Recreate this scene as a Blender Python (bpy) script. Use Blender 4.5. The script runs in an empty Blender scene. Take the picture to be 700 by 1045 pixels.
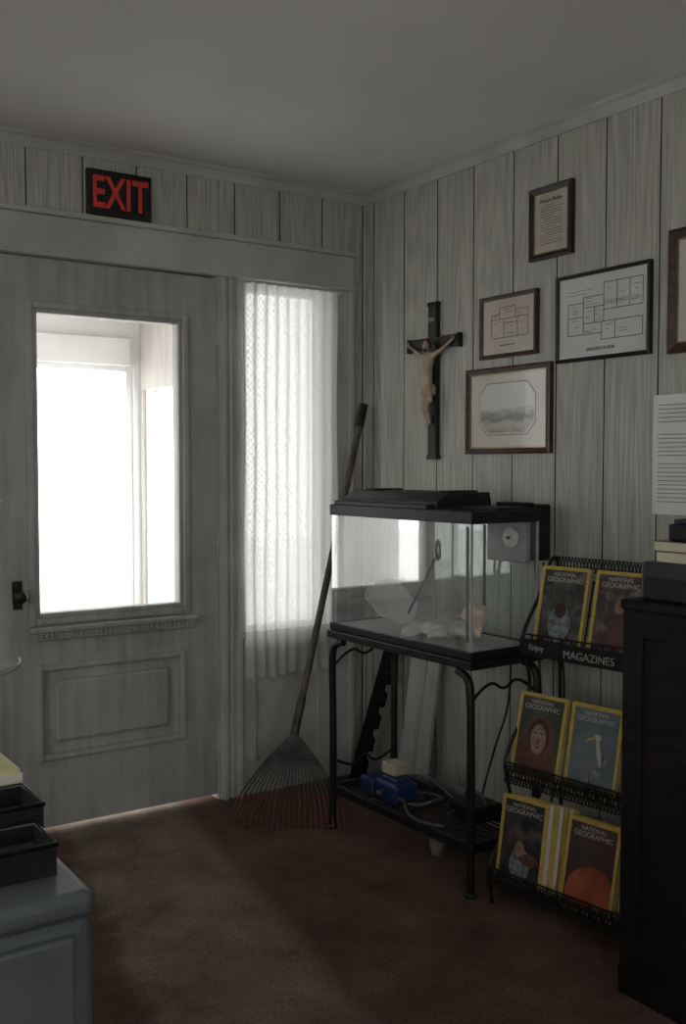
import bpy, bmesh, math, random
from mathutils import Vector, Matrix, Euler
random.seed(7)
S = bpy.context.scene
S.view_settings.view_transform = 'Standard'
S.view_settings.exposure = 0.0

# ------------------------------------------------------------ helpers
def link(o, parent=None):
    S.collection.objects.link(o)
    if parent is not None:
        o.parent = parent
        if parent.get('ws', 0):
            o.matrix_parent_inverse = Matrix.Translation(-Vector(parent.location))
    return o

def root(name, loc=(0, 0, 0), rot=None):
    e = bpy.data.objects.new(name, None)
    e.location = loc
    e.empty_display_size = 0.1
    if rot is None:
        e['ws'] = 1
    else:
        e.rotation_euler = rot
    S.collection.objects.link(e)
    return e

def mesh_obj(name, verts, faces, mat, parent=None, smooth=False, bevel=0, seg=2):
    me = bpy.data.meshes.new(name)
    me.from_pydata([tuple(v) for v in verts], [], faces)
    me.update()
    if smooth:
        for p in me.polygons: p.use_smooth = True
    if mat: me.materials.append(mat)
    o = bpy.data.objects.new(name, me)
    link(o, parent)
    if bevel:
        m = o.modifiers.new('bevel', 'BEVEL'); m.width = bevel; m.segments = seg
        m.limit_method = 'ANGLE'
    return o

BF = [(0, 3, 2, 1), (4, 5, 6, 7), (0, 1, 5, 4), (1, 2, 6, 5), (2, 3, 7, 6), (3, 0, 4, 7)]
def boxes(name, bl, mat, parent=None, bevel=0, seg=2):
    V = []; F = []
    for (x0, x1, y0, y1, z0, z1) in bl:
        x0, x1 = min(x0, x1), max(x0, x1); y0, y1 = min(y0, y1), max(y0, y1); z0, z1 = min(z0, z1), max(z0, z1)
        n = len(V)
        V += [(x0, y0, z0), (x1, y0, z0), (x1, y1, z0), (x0, y1, z0), (x0, y0, z1), (x1, y0, z1), (x1, y1, z1), (x0, y1, z1)]
        F += [tuple(n + i for i in f) for f in BF]
    return mesh_obj(name, V, F, mat, parent, bevel=bevel, seg=seg)

def box(name, x0, x1, y0, y1, z0, z1, mat, parent=None, bevel=0, seg=2):
    return boxes(name, [(x0, x1, y0, y1, z0, z1)], mat, parent, bevel, seg)

def quad(name, axis, p, a0, a1, b0, b1, mat, parent=None):
    if axis == 'x': V = [(p, a0, b0), (p, a1, b0), (p, a1, b1), (p, a0, b1)]
    elif axis == 'y': V = [(a0, p, b0), (a1, p, b0), (a1, p, b1), (a0, p, b1)]
    else: V = [(a0, b0, p), (a1, b0, p), (a1, b1, p), (a0, b1, p)]
    return mesh_obj(name, V, [(0, 1, 2, 3)], mat, parent)

def prism(name, prof, vec, mat, parent=None, bevel=0):
    n = len(prof); vec = Vector(vec)
    V = [Vector(p) for p in prof] + [Vector(p) + vec for p in prof]
    F = [tuple(range(n))[::-1], tuple(range(n, 2 * n))]
    for i in range(n):
        j = (i + 1) % n
        F.append((i, j, n + j, n + i))
    o = mesh_obj(name, V, F, mat, parent, bevel=bevel)
    bm = bmesh.new(); bm.from_mesh(o.data); bmesh.ops.recalc_face_normals(bm, faces=bm.faces); bm.to_mesh(o.data); bm.free()
    return o

def tubes(name, paths, r, mat, parent=None, smooth=True, res=3, cyclic=False):
    cu = bpy.data.curves.new(name, 'CURVE'); cu.dimensions = '3D'
    cu.bevel_depth = r; cu.bevel_resolution = res; cu.use_fill_caps = True
    for pts in paths:
        if smooth and len(pts) > 2:
            sp = cu.splines.new('NURBS'); sp.points.add(len(pts) - 1)
            for i, p in enumerate(pts): sp.points[i].co = (p[0], p[1], p[2], 1)
            sp.order_u = 3; sp.use_endpoint_u = not cyclic; sp.use_cyclic_u = cyclic; sp.resolution_u = 6
        else:
            sp = cu.splines.new('POLY'); sp.points.add(len(pts) - 1)
            for i, p in enumerate(pts): sp.points[i].co = (p[0], p[1], p[2], 1)
            sp.use_cyclic_u = cyclic
    cu.materials.append(mat)
    o = bpy.data.objects.new(name, cu)
    link(o, parent)
    return o

def lathe(name, prof, c, mat, parent=None, n=40, axis='Z', cap=True):
    V = []; F = []
    for (r, h) in prof:
        for k in range(n):
            a = 2 * math.pi * k / n
            if axis == 'Z': V.append((c[0] + r * math.cos(a), c[1] + r * math.sin(a), c[2] + h))
            elif axis == 'Y': V.append((c[0] + r * math.cos(a), c[1] + h, c[2] + r * math.sin(a)))
            else: V.append((c[0] + h, c[1] + r * math.cos(a), c[2] + r * math.sin(a)))
    m = len(prof)
    for i in range(m - 1):
        for k in range(n):
            k2 = (k + 1) % n
            F.append((i * n + k, i * n + k2, (i + 1) * n + k2, (i + 1) * n + k))
    if cap:
        F.append(tuple(range(n))[::-1]); F.append(tuple((m - 1) * n + k for k in range(n)))
    return mesh_obj(name, V, F, mat, parent, smooth=True)

def text(name, body, loc, size, mat, rot, parent=None, ax='CENTER', ext=0.0005, sx=1.0, off=0.0):
    cu = bpy.data.curves.new(name, 'FONT'); cu.body = body; cu.size = size
    cu.align_x = ax; cu.align_y = 'CENTER'; cu.extrude = ext; cu.offset = off
    cu.materials.append(mat)
    o = bpy.data.objects.new(name, cu); o.location = loc; o.rotation_euler = rot; o.scale = (sx, 1, 1)
    link(o, parent)
    return o
R90 = math.radians(90)
ROT_R = (R90, 0, -R90)   # facing -x, on right wall
ROT_F = (R90, 0, 0)      # facing -y, on door wall

# ------------------------------------------------------------ materials
def newmat(name):
    m = bpy.data.materials.new(name); m.use_nodes = True
    nt = m.node_tree; b = nt.nodes['Principled BSDF']
    return m, nt, b

def pm(name, c1, c2=None, scale=8, rough=.6, metal=0, bump=0, stretch=(1, 1, 1), lo=.35, hi=.65, detail=5, spec=.4):
    m, nt, b = newmat(name)
    b.inputs['Roughness'].default_value = rough
    b.inputs['Metallic'].default_value = metal
    b.inputs['Specular IOR Level'].default_value = spec
    if c2 is None: c2 = tuple(c * .82 for c in c1)
    tc = nt.nodes.new('ShaderNodeTexCoord'); mp = nt.nodes.new('ShaderNodeMapping')
    mp.inputs['Scale'].default_value = stretch
    no = nt.nodes.new('ShaderNodeTexNoise'); no.inputs['Scale'].default_value = scale; no.inputs['Detail'].default_value = detail
    cr = nt.nodes.new('ShaderNodeValToRGB')
    cr.color_ramp.elements[0].position = lo; cr.color_ramp.elements[1].position = hi
    cr.color_ramp.elements[0].color = (*c2, 1); cr.color_ramp.elements[1].color = (*c1, 1)
    L = nt.links.new
    L(tc.outputs['Object'], mp.inputs['Vector']); L(mp.outputs['Vector'], no.inputs['Vector'])
    L(no.outputs['Fac'], cr.inputs['Fac']); L(cr.outputs['Color'], b.inputs['Base Color'])
    if bump:
        bp = nt.nodes.new('ShaderNodeBump'); bp.inputs['Strength'].default_value = bump; bp.inputs['Distance'].default_value = .01
        L(no.outputs['Fac'], bp.inputs['Height']); L(bp.outputs['Normal'], b.inputs['Normal'])
    return m

def grimy_paint(name, c1, c2):
    # large soft stains multiplied by faint vertical streaks
    m, nt, b = newmat(name); N = nt.nodes.new; L = nt.links.new
    b.inputs['Roughness'].default_value = .5
    tc = N('ShaderNodeTexCoord')
    n1 = N('ShaderNodeTexNoise'); n1.inputs['Scale'].default_value = 2.2; n1.inputs['Detail'].default_value = 10; n1.inputs['Roughness'].default_value = .6
    L(tc.outputs['Object'], n1.inputs['Vector'])
    r1 = N('ShaderNodeValToRGB'); r1.color_ramp.elements[0].position = .30; r1.color_ramp.elements[1].position = .62
    r1.color_ramp.elements[0].color = (*c2, 1); r1.color_ramp.elements[1].color = (*c1, 1); L(n1.outputs['Fac'], r1.inputs[0])
    mp = N('ShaderNodeMapping'); mp.inputs['Scale'].default_value = (26, 26, 1.6); L(tc.outputs['Object'], mp.inputs[0])
    n2 = N('ShaderNodeTexNoise'); n2.inputs['Scale'].default_value = 1; n2.inputs['Detail'].default_value = 6; L(mp.outputs[0], n2.inputs['Vector'])
    r2 = N('ShaderNodeValToRGB'); r2.color_ramp.elements[0].position = .30; r2.color_ramp.elements[1].position = .60
    r2.color_ramp.elements[0].color = (.80, .79, .76, 1); r2.color_ramp.elements[1].color = (1, 1, 1, 1); L(n2.outputs['Fac'], r2.inputs[0])
    mx = N('ShaderNodeMix'); mx.data_type = 'RGBA'; mx.blend_type = 'MULTIPLY'; mx.inputs[0].default_value = 1
    L(r1.outputs[0], mx.inputs[6]); L(r2.outputs[0], mx.inputs[7])
    L(mx.outputs[2], b.inputs['Base Color'])
    return m

def wood_panel_mat(name, light, dark):
    m, nt, b = newmat(name); N = nt.nodes.new; L = nt.links.new
    b.inputs['Roughness'].default_value = .6; b.inputs['Specular IOR Level'].default_value = .2
    tc = N('ShaderNodeTexCoord'); geo = N('ShaderNodeNewGeometry')
    ad = N('ShaderNodeVectorMath'); ad.operation = 'ADD'
    cm = N('ShaderNodeCombineXYZ'); mu = N('ShaderNodeMath'); mu.operation = 'MULTIPLY'; mu.inputs[1].default_value = 37.0
    L(geo.outputs['Random Per Island'], mu.inputs[0])
    for i in range(3): L(mu.outputs[0], cm.inputs[i])
    L(tc.outputs['Object'], ad.inputs[0]); L(cm.outputs[0], ad.inputs[1])
    mp = N('ShaderNodeMapping'); mp.inputs['Scale'].default_value = (6, 6, .55)
    L(ad.outputs[0], mp.inputs['Vector'])
    n1 = N('ShaderNodeTexNoise'); n1.inputs['Scale'].default_value = 1.0; n1.inputs['Detail'].default_value = 1; n1.inputs['Roughness'].default_value = .3
    L(mp.outputs[0], n1.inputs['Vector'])
    m2 = N('ShaderNodeMath'); m2.operation = 'MULTIPLY'; m2.inputs[1].default_value = 110
    sn = N('ShaderNodeMath'); sn.operation = 'SINE'
    L(n1.outputs['Fac'], m2.inputs[0]); L(m2.outputs[0], sn.inputs[0])
    mp2 = N('ShaderNodeMapping'); mp2.inputs['Scale'].default_value = (170, 170, 4)
    L(ad.outputs[0], mp2.inputs['Vector'])
    n2 = N('ShaderNodeTexNoise'); n2.inputs['Scale'].default_value = 1; n2.inputs['Detail'].default_value = 3
    L(mp2.outputs[0], n2.inputs['Vector'])
    a = N('ShaderNodeMath'); a.operation = 'MULTIPLY_ADD'; a.inputs[1].default_value = .07; a.inputs[2].default_value = .1
    L(sn.outputs[0], a.inputs[0])
    a2 = N('ShaderNodeMath'); a2.operation = 'MULTIPLY_ADD'; a2.inputs[1].default_value = 1.0
    L(n2.outputs['Fac'], a2.inputs[0]); L(a.outputs[0], a2.inputs[2])
    cr = N('ShaderNodeValToRGB'); cr.color_ramp.elements[0].position = .22; cr.color_ramp.elements[1].position = .84
    cr.color_ramp.elements[0].color = (*dark, 1); cr.color_ramp.elements[1].color = (*light, 1)
    L(a2.outputs[0], cr.inputs['Fac']); L(cr.outputs[0], b.inputs['Base Color'])
    return m

def carpet_mat():
    m, nt, b = newmat('carpet_worn'); N = nt.nodes.new; L = nt.links.new
    b.inputs['Roughness'].default_value = .95; b.inputs['Specular IOR Level'].default_value = .1
    tc = N('ShaderNodeTexCoord'); sp = N('ShaderNodeSeparateXYZ'); L(tc.outputs['Object'], sp.inputs[0])
    nb = N('ShaderNodeTexNoise'); nb.inputs['Scale'].default_value = 4.5; nb.inputs['Detail'].default_value = 10; nb.inputs['Roughness'].default_value = .7; L(tc.outputs['Object'], nb.inputs['Vector'])
    nf = N('ShaderNodeTexNoise'); nf.inputs['Scale'].default_value = 110; nf.inputs['Detail'].default_value = 4; L(tc.outputs['Object'], nf.inputs['Vector'])
    r1 = N('ShaderNodeValToRGB'); r1.color_ramp.elements[0].position = .32; r1.color_ramp.elements[1].position = .68
    r1.color_ramp.elements[0].color = (.105, .066, .050, 1); r1.color_ramp.elements[1].color = (.235, .142, .110, 1); L(nb.outputs['Fac'], r1.inputs[0])
    r2 = N('ShaderNodeValToRGB'); r2.color_ramp.elements[0].position = .32; r2.color_ramp.elements[1].position = .68
    r2.color_ramp.elements[0].color = (.17, .138, .105, 1); r2.color_ramp.elements[1].color = (.37, .30, .235, 1); L(nb.outputs['Fac'], r2.inputs[0])
    sk = N('ShaderNodeMath'); sk.operation = 'MULTIPLY_ADD'; sk.inputs[1].default_value = -.17; L(sp.outputs[1], sk.inputs[0]); L(sp.outputs[0], sk.inputs[2])
    w = N('ShaderNodeMath'); w.operation = 'MULTIPLY_ADD'; w.inputs[1].default_value = .20; L(nb.outputs['Fac'], w.inputs[0]); L(sk.outputs[0], w.inputs[2])
    s1 = N('ShaderNodeMath'); s1.operation = 'ADD'; s1.inputs[1].default_value = 1.0; L(w.outputs[0], s1.inputs[0])
    ab = N('ShaderNodeMath'); ab.operation = 'ABSOLUTE'; L(s1.outputs[0], ab.inputs[0])
    mr = N('ShaderNodeMapRange'); mr.inputs['From Min'].default_value = .20; mr.inputs['From Max'].default_value = .27
    mr.inputs['To Min'].default_value = 1; mr.inputs['To Max'].default_value = 0; L(ab.outputs[0], mr.inputs['Value'])
    mx = N('ShaderNodeMix'); mx.data_type = 'RGBA'; L(mr.outputs[0], mx.inputs[0]); L(r1.outputs[0], mx.inputs[6]); L(r2.outputs[0], mx.inputs[7])
    rf = N('ShaderNodeValToRGB'); rf.color_ramp.elements[0].position = .3; rf.color_ramp.elements[1].position = .7
    rf.color_ramp.elements[0].color = (.45, .45, .45, 1); rf.color_ramp.elements[1].color = (1, 1, 1, 1); L(nf.outputs['Fac'], rf.inputs[0])
    m3 = N('ShaderNodeMix'); m3.data_type = 'RGBA'; m3.blend_type = 'MULTIPLY'; m3.inputs[0].default_value = .8
    L(mx.outputs[2], m3.inputs[6]); L(rf.outputs[0], m3.inputs[7])
    L(m3.outputs[2], b.inputs['Base Color'])
    bp = N('ShaderNodeBump'); bp.inputs['Strength'].default_value = .35; bp.inputs['Distance'].default_value = .004
    L(nf.outputs['Fac'], bp.inputs['Height']); L(bp.outputs[0], b.inputs['Normal'])
    return m

def glass_mat(name, tint=(.96, .975, .97), haze=0.0, hazec=(.6, .65, .65), gl=.08, fres=.5):
    m = bpy.data.materials.new(name); m.use_nodes = True; nt = m.node_tree; nt.nodes.clear(); N = nt.nodes.new; L = nt.links.new
    out = N('ShaderNodeOutputMaterial'); tr = N('ShaderNodeBsdfTransparent'); tr.inputs[0].default_value = (*tint, 1)
    g = N('ShaderNodeBsdfGlossy'); g.inputs['Roughness'].default_value = .03
    fr = N('ShaderNodeLayerWeight'); fr.inputs['Blend'].default_value = .25
    mm = N('ShaderNodeMath'); mm.operation = 'MULTIPLY_ADD'; mm.inputs[1].default_value = fres; mm.inputs[2].default_value = gl * .4
    L(fr.outputs['Fresnel'], mm.inputs[0])
    mx = N('ShaderNodeMixShader'); L(mm.outputs[0], mx.inputs[0]); L(tr.outputs[0], mx.inputs[1]); L(g.outputs[0], mx.inputs[2])
    last = mx
    if haze > 0:
        d = N('ShaderNodeBsdfDiffuse'); d.inputs[0].default_value = (*hazec, 1)
        tc = N('ShaderNodeTexCoord'); no = N('ShaderNodeTexNoise'); no.inputs['Scale'].default_value = 7; no.inputs['Detail'].default_value = 6
        L(tc.outputs['Object'], no.inputs['Vector'])
        hm = N('ShaderNodeMath'); hm.operation = 'MULTIPLY'; hm.inputs[1].default_value = haze * 2; L(no.outputs['Fac'], hm.inputs[0])
        m2 = N('ShaderNodeMixShader'); L(hm.outputs[0], m2.inputs[0]); L(mx.outputs[0], m2.inputs[1]); L(d.outputs[0], m2.inputs[2]); last = m2
    L(last.outputs[0], out.inputs[0])
    return m

def cloth_mat(name, col, dens_lo, dens_hi, lace=True, transl=.5, zskirt=.66):
    m = bpy.data.materials.new(name); m.use_nodes = True; nt = m.node_tree; nt.nodes.clear(); N = nt.nodes.new; L = nt.links.new
    out = N('ShaderNodeOutputMaterial'); tr = N('ShaderNodeBsdfTransparent')
    d = N('ShaderNodeBsdfDiffuse'); d.inputs[0].default_value = (*col, 1)
    t = N('ShaderNodeBsdfTranslucent'); t.inputs[0].default_value = (*col, 1)
    mt = N('ShaderNodeMixShader'); mt.inputs[0].default_value = transl; L(d.outputs[0], mt.inputs[1]); L(t.outputs[0], mt.inputs[2])
    mx = N('ShaderNodeMixShader'); L(tr.outputs[0], mx.inputs[1]); L(mt.outputs[0], mx.inputs[2])
    if lace:
        tc = N('ShaderNodeTexCoord')
        sp = N('ShaderNodeSeparateXYZ'); L(tc.outputs['Object'], sp.inputs[0])
        def sine(src, k, ph=0):
            a = N('ShaderNodeMath'); a.operation = 'MULTIPLY_ADD'; a.inputs[1].default_value = k; a.inputs[2].default_value = ph; L(src, a.inputs[0])
            s = N('ShaderNodeMath'); s.operation = 'SINE'; L(a.outputs[0], s.inputs[0]); return s.outputs[0]
        def op(o, a, bb):
            q = N('ShaderNodeMath'); q.operation = o
            if hasattr(a, 'is_linked'): L(a, q.inputs[0])
            else: q.inputs[0].default_value = a
            if hasattr(bb, 'is_linked'): L(bb, q.inputs[1])
            else: q.inputs[1].default_value = bb
            return q.outputs[0]
        zz = op('MULTIPLY', sine(sp.outputs[2], 2 * math.pi / .055), .003)
        xs = op('ADD', sp.outputs[0], zz)
        cols = sine(xs, 2 * math.pi / .048)
        dots = op('MULTIPLY', sine(sp.outputs[0], 2 * math.pi / .016), sine(sp.outputs[2], 2 * math.pi / .0275))
        f = op('ADD', op('MULTIPLY', cols, .30), op('MULTIPLY', dots, .60))
        mr = N('ShaderNodeMapRange'); mr.inputs['From Min'].default_value = -.6; mr.inputs['From Max'].default_value = .3
        mr.inputs['To Min'].default_value = dens_lo; mr.inputs['To Max'].default_value = dens_hi; L(f, mr.inputs['Value'])
        st = op('GREATER_THAN', sp.outputs[2], zskirt)
        a = op('MULTIPLY', mr.outputs[0], st)
        b2 = op('MULTIPLY', op('SUBTRACT', 1.0, st), .62)
        fac = op('ADD', a, b2)
        L(fac, mx.inputs[0])
    else:
        mx.inputs[0].default_value = dens_hi
    L(mx.outputs[0], out.inputs[0])
    return m

M_panel = wood_panel_mat('panel_grey_woodgrain', (.52, .51, .455), (.24, .235, .205))
M_groove = pm('groove_dark', (.030, .029, .026))
M_white = grimy_paint('paint_white_grimy', (.46, .45, .425), (.30, .29, .27))
M_trim = pm('trim_paint', (.50, .49, .465), (.38, .37, .35), scale=4, rough=.5, detail=8)
M_ceil = pm('ceiling_plaster', (.80, .78, .755), (.70, .68, .655), scale=1.2, rough=.9, lo=.3, hi=.7)
M_carpet = carpet_mat()
M_black = pm('black_enamel', (.012, .012, .013), (.006, .006, .006), scale=30, rough=.4)
M_blackpl = pm('black_plastic', (.014, .014, .016), (.009, .009, .010), scale=20, rough=.45, spec=.3)
M_blackwood = pm('black_wood', (.013, .009, .009), (.005, .0035, .0035), scale=6, rough=.6, stretch=(1, 1, 8), spec=.15)
M_darkframe = pm('dark_frame', (.03, .017, .012), (.012, .008, .006), scale=12, rough=.35)
M_brownframe = pm('brown_frame', (.08, .038, .024), (.035, .016, .010), scale=15, rough=.35, stretch=(1, 3, 3))
M_gold = pm('gilt_liner', (.35, .27, .16), (.2, .15, .09), rough=.4, metal=.5)
M_paper = pm('paper_aged', (.66, .61, .52), (.56, .51, .43), scale=5, rough=.8)
M_paperw = pm('paper_white', (.74, .73, .70), (.66, .65, .62), scale=5, rough=.8)
M_mat = pm('mat_board', (.70, .66, .59), (.62, .58, .51), scale=4, rough=.8)
M_ink = pm('ink', (.05, .05, .05), rough=.8)
M_inkgrey = pm('ink_grey', (.2, .2, .19), rough=.8)
M_red = pm('sign_red', (.75, .06, .035), (.60, .04, .025), scale=40, rough=.5)
M_redrust = pm('rust_red', (.17, .045, .03), (.07, .024, .017), scale=30, rough=.6)
M_pole = pm('weathered_wood', (.12, .10, .08), (.05, .04, .032), scale=9, rough=.8, stretch=(4, 4, .6), bump=.2)
M_steel = pm('grey_steel', (.15, .16, .165), (.08, .085, .09), scale=10, rough=.4, metal=.4)
M_filter = pm('filter_grey', (.34, .34, .32), (.26, .26, .25), scale=10, rough=.5)
M_fan = pm('rake_dark_steel', (.08, .075, .068), (.035, .03, .026), scale=20, rough=.5, metal=.3)
M_cabgrey = pm('metal_cabinet_blue_grey', (.125, .138, .148), (.08, .09, .098), scale=5, rough=.5)
M_glass = glass_mat('window_glass')
M_tank = glass_mat('aquarium_glass', (.95, .975, .97), .075, (.64, .72, .73), .08, .36)
M_pglass = glass_mat('picture_glass', (.98, .98, .98), 0, gl=.03)
M_lace = cloth_mat('lace_curtain', (.80, .80, .78), .875, .992, True, .46)
M_net = cloth_mat('net_mesh', (.95, .95, .93), .5, .78, False, .35)
M_blue = pm('blue_plastic', (.018, .035, .12), (.010, .02, .07), scale=12, rough=.35)
M_teal = pm('teal_handle', (.05, .09, .11), (.03, .06, .08), rough=.3)
M_beige = pm('beige_block', (.50, .45, .34), (.40, .35, .25), scale=12, rough=.8)
M_shell = pm('conch_shell', (.90, .78, .68), (.68, .48, .39), scale=22, rough=.5, lo=.4, hi=.6)
M_shell2 = pm('clam_shell', (.95, .94, .90), (.62, .60, .56), scale=25, rough=.6)
M_ivory = pm('ivory_figure', (.46, .36, .26), (.30, .22, .15), scale=40, rough=.5)
M_hair = pm('figure_hair', (.05, .03, .02), rough=.7)
M_cream = pm('lampshade_fabric', (.60, .59, .56), (.52, .51, .48), scale=25, rough=.8)
M_brass = pm('aged_dark_brass', (.05, .042, .03), (.03, .025, .018), rough=.4, metal=.6)
M_yellow = pm('yellow_cover', (.55, .39, .09), (.44, .31, .07), scale=20, rough=.5, spec=.2)
M_yellowbk = pm('pale_yellow_cover', (.62, .57, .30), (.52, .48, .24), scale=20, rough=.5)
M_blind = pm('porch_white', (.85, .85, .84), (.79, .79, .78), scale=4, rough=.6)
M_porchp = pm('porch_panel', (.60, .565, .53), (.50, .47, .44), scale=6, rough=.6, stretch=(4, 4, .5))
M_ground = pm('outdoor_bounce_ground', (.76, .74, .72), (.64, .63, .61), scale=3, rough=.9)  # unseen ground, lightened to reflect daylight up onto the ceiling
M_darkbook = pm('dark_binding', (.03, .033, .042), (.015, .017, .022), scale=10, rough=.5)

# ------------------------------------------------------------ room shell
XL, YB, H = -4.0, -5.2, 2.448
box('floor', XL - .1, .1, YB - .1, .12, -.1, 0, M_carpet)
box('ceiling', XL - .1, .1, YB - .1, .12, H, H + .1, M_ceil)
DX0, DX1, DT = -1.61, -.70, 2.035
SX0, SX1, SZ0 = -.605, -.195, .62
def grooved(o, axis):
    o.data.materials.append(M_groove)
    for p in o.data.polygons:
        if abs(p.normal[axis]) > .9: p.material_index = 1
wf = root('wall_front', (-2, .06, 0))
boxes('wall_core', [(XL - .1, DX0, 0, .12, 0, H), (DX0, 0.1, 0, .12, DT, H), (DX1, SX0, 0, .12, 0, DT),
                    (SX0, SX1, 0, .12, 0, SZ0), (SX1, 0.1, 0, .12, 0, DT)], M_groove, wf)
pl = []
g = .0024; sp = .2015
x = -.022
edges = [0.0]
while x > XL: edges.append(x); x -= sp
edges.append(XL)
for a, b in zip(edges[:-1], edges[1:]):
    full = b > -.09 or a > -.16 or a < -1.7
    pl.append((b + g, a - g, -.006, 0, 0 if full else 2.05, H))
grooved(boxes('panels', pl, M_panel, wf), 0)
wr = root('wall_right', (0.05, -2, 0))
box('wall_core', 0, .1, YB - .1, .0, 0, H, M_groove, wr)
pl = []; edges = [0.0]; y = -.065
while y > YB: edges.append(y); y -= .209
edges.append(YB)
for a, b in zip(edges[:-1], edges[1:]): pl.append((-.006, 0, b + g, a - g, 0, H))
grooved(boxes('panels', pl, M_panel, wr), 1)
WY0, WY1, WZ0, WZ1 = -3.3, -1.3, .85, 2.0
boxes('wall_left', [(XL - .1, XL, YB - .1, WY0, 0, H), (XL - .1, XL, WY1, 0, 0, H), (XL - .1, XL, WY0, WY1, 0, WZ0), (XL - .1, XL, WY0, WY1, WZ1, H)], M_panel)
BX0, BX1 = -3.5, -1.8
boxes('wall_back', [(XL, BX0, YB - .1, YB, 0, H), (BX1, 0, YB - .1, YB, 0, H), (BX0, BX1, YB - .1, YB, 0, .85), (BX0, BX1, YB - .1, YB, 2.1, H)], M_panel)
def winframe(name, axis, p, a0, a1, z0, z1, d=.1):
    r_ = root(name, (0, 0, 0)); t = .06; bl = []
    def bx(u0, u1, w0, w1, q0, q1):
        if axis == 'x': bl.append((q0, q1, u0, u1, w0, w1))
        else: bl.append((u0, u1, q0, q1, w0, w1))
    q0, q1 = p, p + d
    bx(a0, a0 + t, z0, z1, q0, q1); bx(a1 - t, a1, z0, z1, q0, q1); bx(a0 + t, a1 - t, z1 - t, z1, q0, q1); bx(a0 + t, a1 - t, z0, z0 + t, q0, q1)
    zm = (z0 + z1) / 2; bx(a0 + t, a1 - t, zm - .02, zm + .02, q0 + .02, q1 - .02)
    am = (a0 + a1) / 2; bx(am - .02, am + .02, z0 + t, z1 - t, q0 + .03, q1 - .03)
    boxes('sash', bl, M_trim, r_)
    quad('glass_pane', axis, (q0 + q1) / 2, a0 + t, a1 - t, z0 + t, z1 - t, M_glass, r_)
    return r_
winframe('window_2', 'x', XL - .1, WY0, WY1, WZ0, WZ1)
winframe('window_added_back', 'y', YB - .1, BX0, BX1, .85, 2.1)  # unseen window, added to bring light onto the door wall
prism('trim_1', [(XL, 0, H), (XL, -.034, H), (XL, -.034, H - .008), (XL, -.022, H - .016), (XL, -.014, H - .034), (XL, -.012, H - .046), (XL, 0, H - .046)], (-XL, 0, 0), M_trim)
prism('trim_2', [(0, YB, H), (-.034, YB, H), (-.034, YB, H - .008), (-.022, YB, H - .016), (-.014, YB, H - .034), (-.012, YB, H - .046), (0, YB, H - .046)], (0, -YB, 0), M_trim)
boxes('baseboard_right', [(-.02, -.006, YB, -.006, 0, .09)], M_trim, bevel=.004)
boxes('baseboard_front', [(-.075, -.02, -.02, -.006, 0, .09), (XL, -1.73, -.02, -.006, 0, .09)], M_trim, bevel=.004)
box('trim_3', -.018, -.006, -.018, -.006, .09, H - .046, M_panel, bevel=.005)

lt = root('trim_4', (-1, -.02, 2.1))
box('head_board', -2.0, -.08, -.03, 0, 2.04, 2.175, M_trim, lt, bevel=.003)
box('cap', -2.02, -.07, -.045, 0, 2.175, 2.195, M_trim, lt, bevel=.005)
box('bead', -2.0, -.075, -.036, 0, 2.035, 2.05, M_trim, lt, bevel=.004)
cs = root('trim_5', (-.65, -.02, 1))
boxes('casing_mid', [(-.70, -.605, -.018, 0, 0, 2.035), (-.695, -.675, -.030, -.018, 0, 2.035), (-.63, -.61, -.030, -.018, 0, 2.035), (-.66, -.645, -.024, -.018, 0, 2.035)], M_trim, cs, bevel=.003)
boxes('casing_end', [(-.195, -.08, -.022, 0, 0, 2.035), (-.105, -.082, -.032, -.022, 0, 2.035), (-.192, -.175, -.030, -.022, 0, 2.035)], M_trim, cs, bevel=.003)
boxes('casing_hinge', [(-1.73, -1.61, -.022, 0, 0, 2.035), (-1.635, -1.615, -.032, -.022, 0, 2.035)], M_trim, cs, bevel=.003)
boxes('jambs', [(-.705, -.70, 0, .12, 0, 2.035), (-1.615, -1.61, 0, .12, 0, 2.035)], M_trim, cs)

w1 = root('window_1', (-.4, .03, 1.3))
boxes('sash', [(SX0, SX0 + .035, .01, .05, SZ0, DT), (SX1 - .035, SX1, .01, .05, SZ0, DT), (SX0 + .035, SX1 - .035, .01, .05, SZ0, SZ0 + .05), (SX0 + .035, SX1 - .035, .01, .05, DT - .04, DT)], M_trim, w1, bevel=.003)
quad('glass_pane', 'y', .03, SX0 + .035, SX1 - .035, SZ0 + .05, DT - .04, M_glass, w1)
boxes('apron', [(SX0, SX1, -.008, 0, 0, SZ0 - .0), (SX0, SX1, -.035, 0, SZ0 - .03, SZ0), (SX0 + .0, SX1, -.018, -.008, 0, .13), (SX0, SX0 + .06, -.018, -.008, .13, SZ0 - .03), (SX1 - .06, SX1, -.018, -.008, .13, SZ0 - .03), (SX0 + .06, SX1 - .06, -.018, -.008, SZ0 - .11, SZ0 - .03)], M_trim, w1, bevel=.003)
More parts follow.
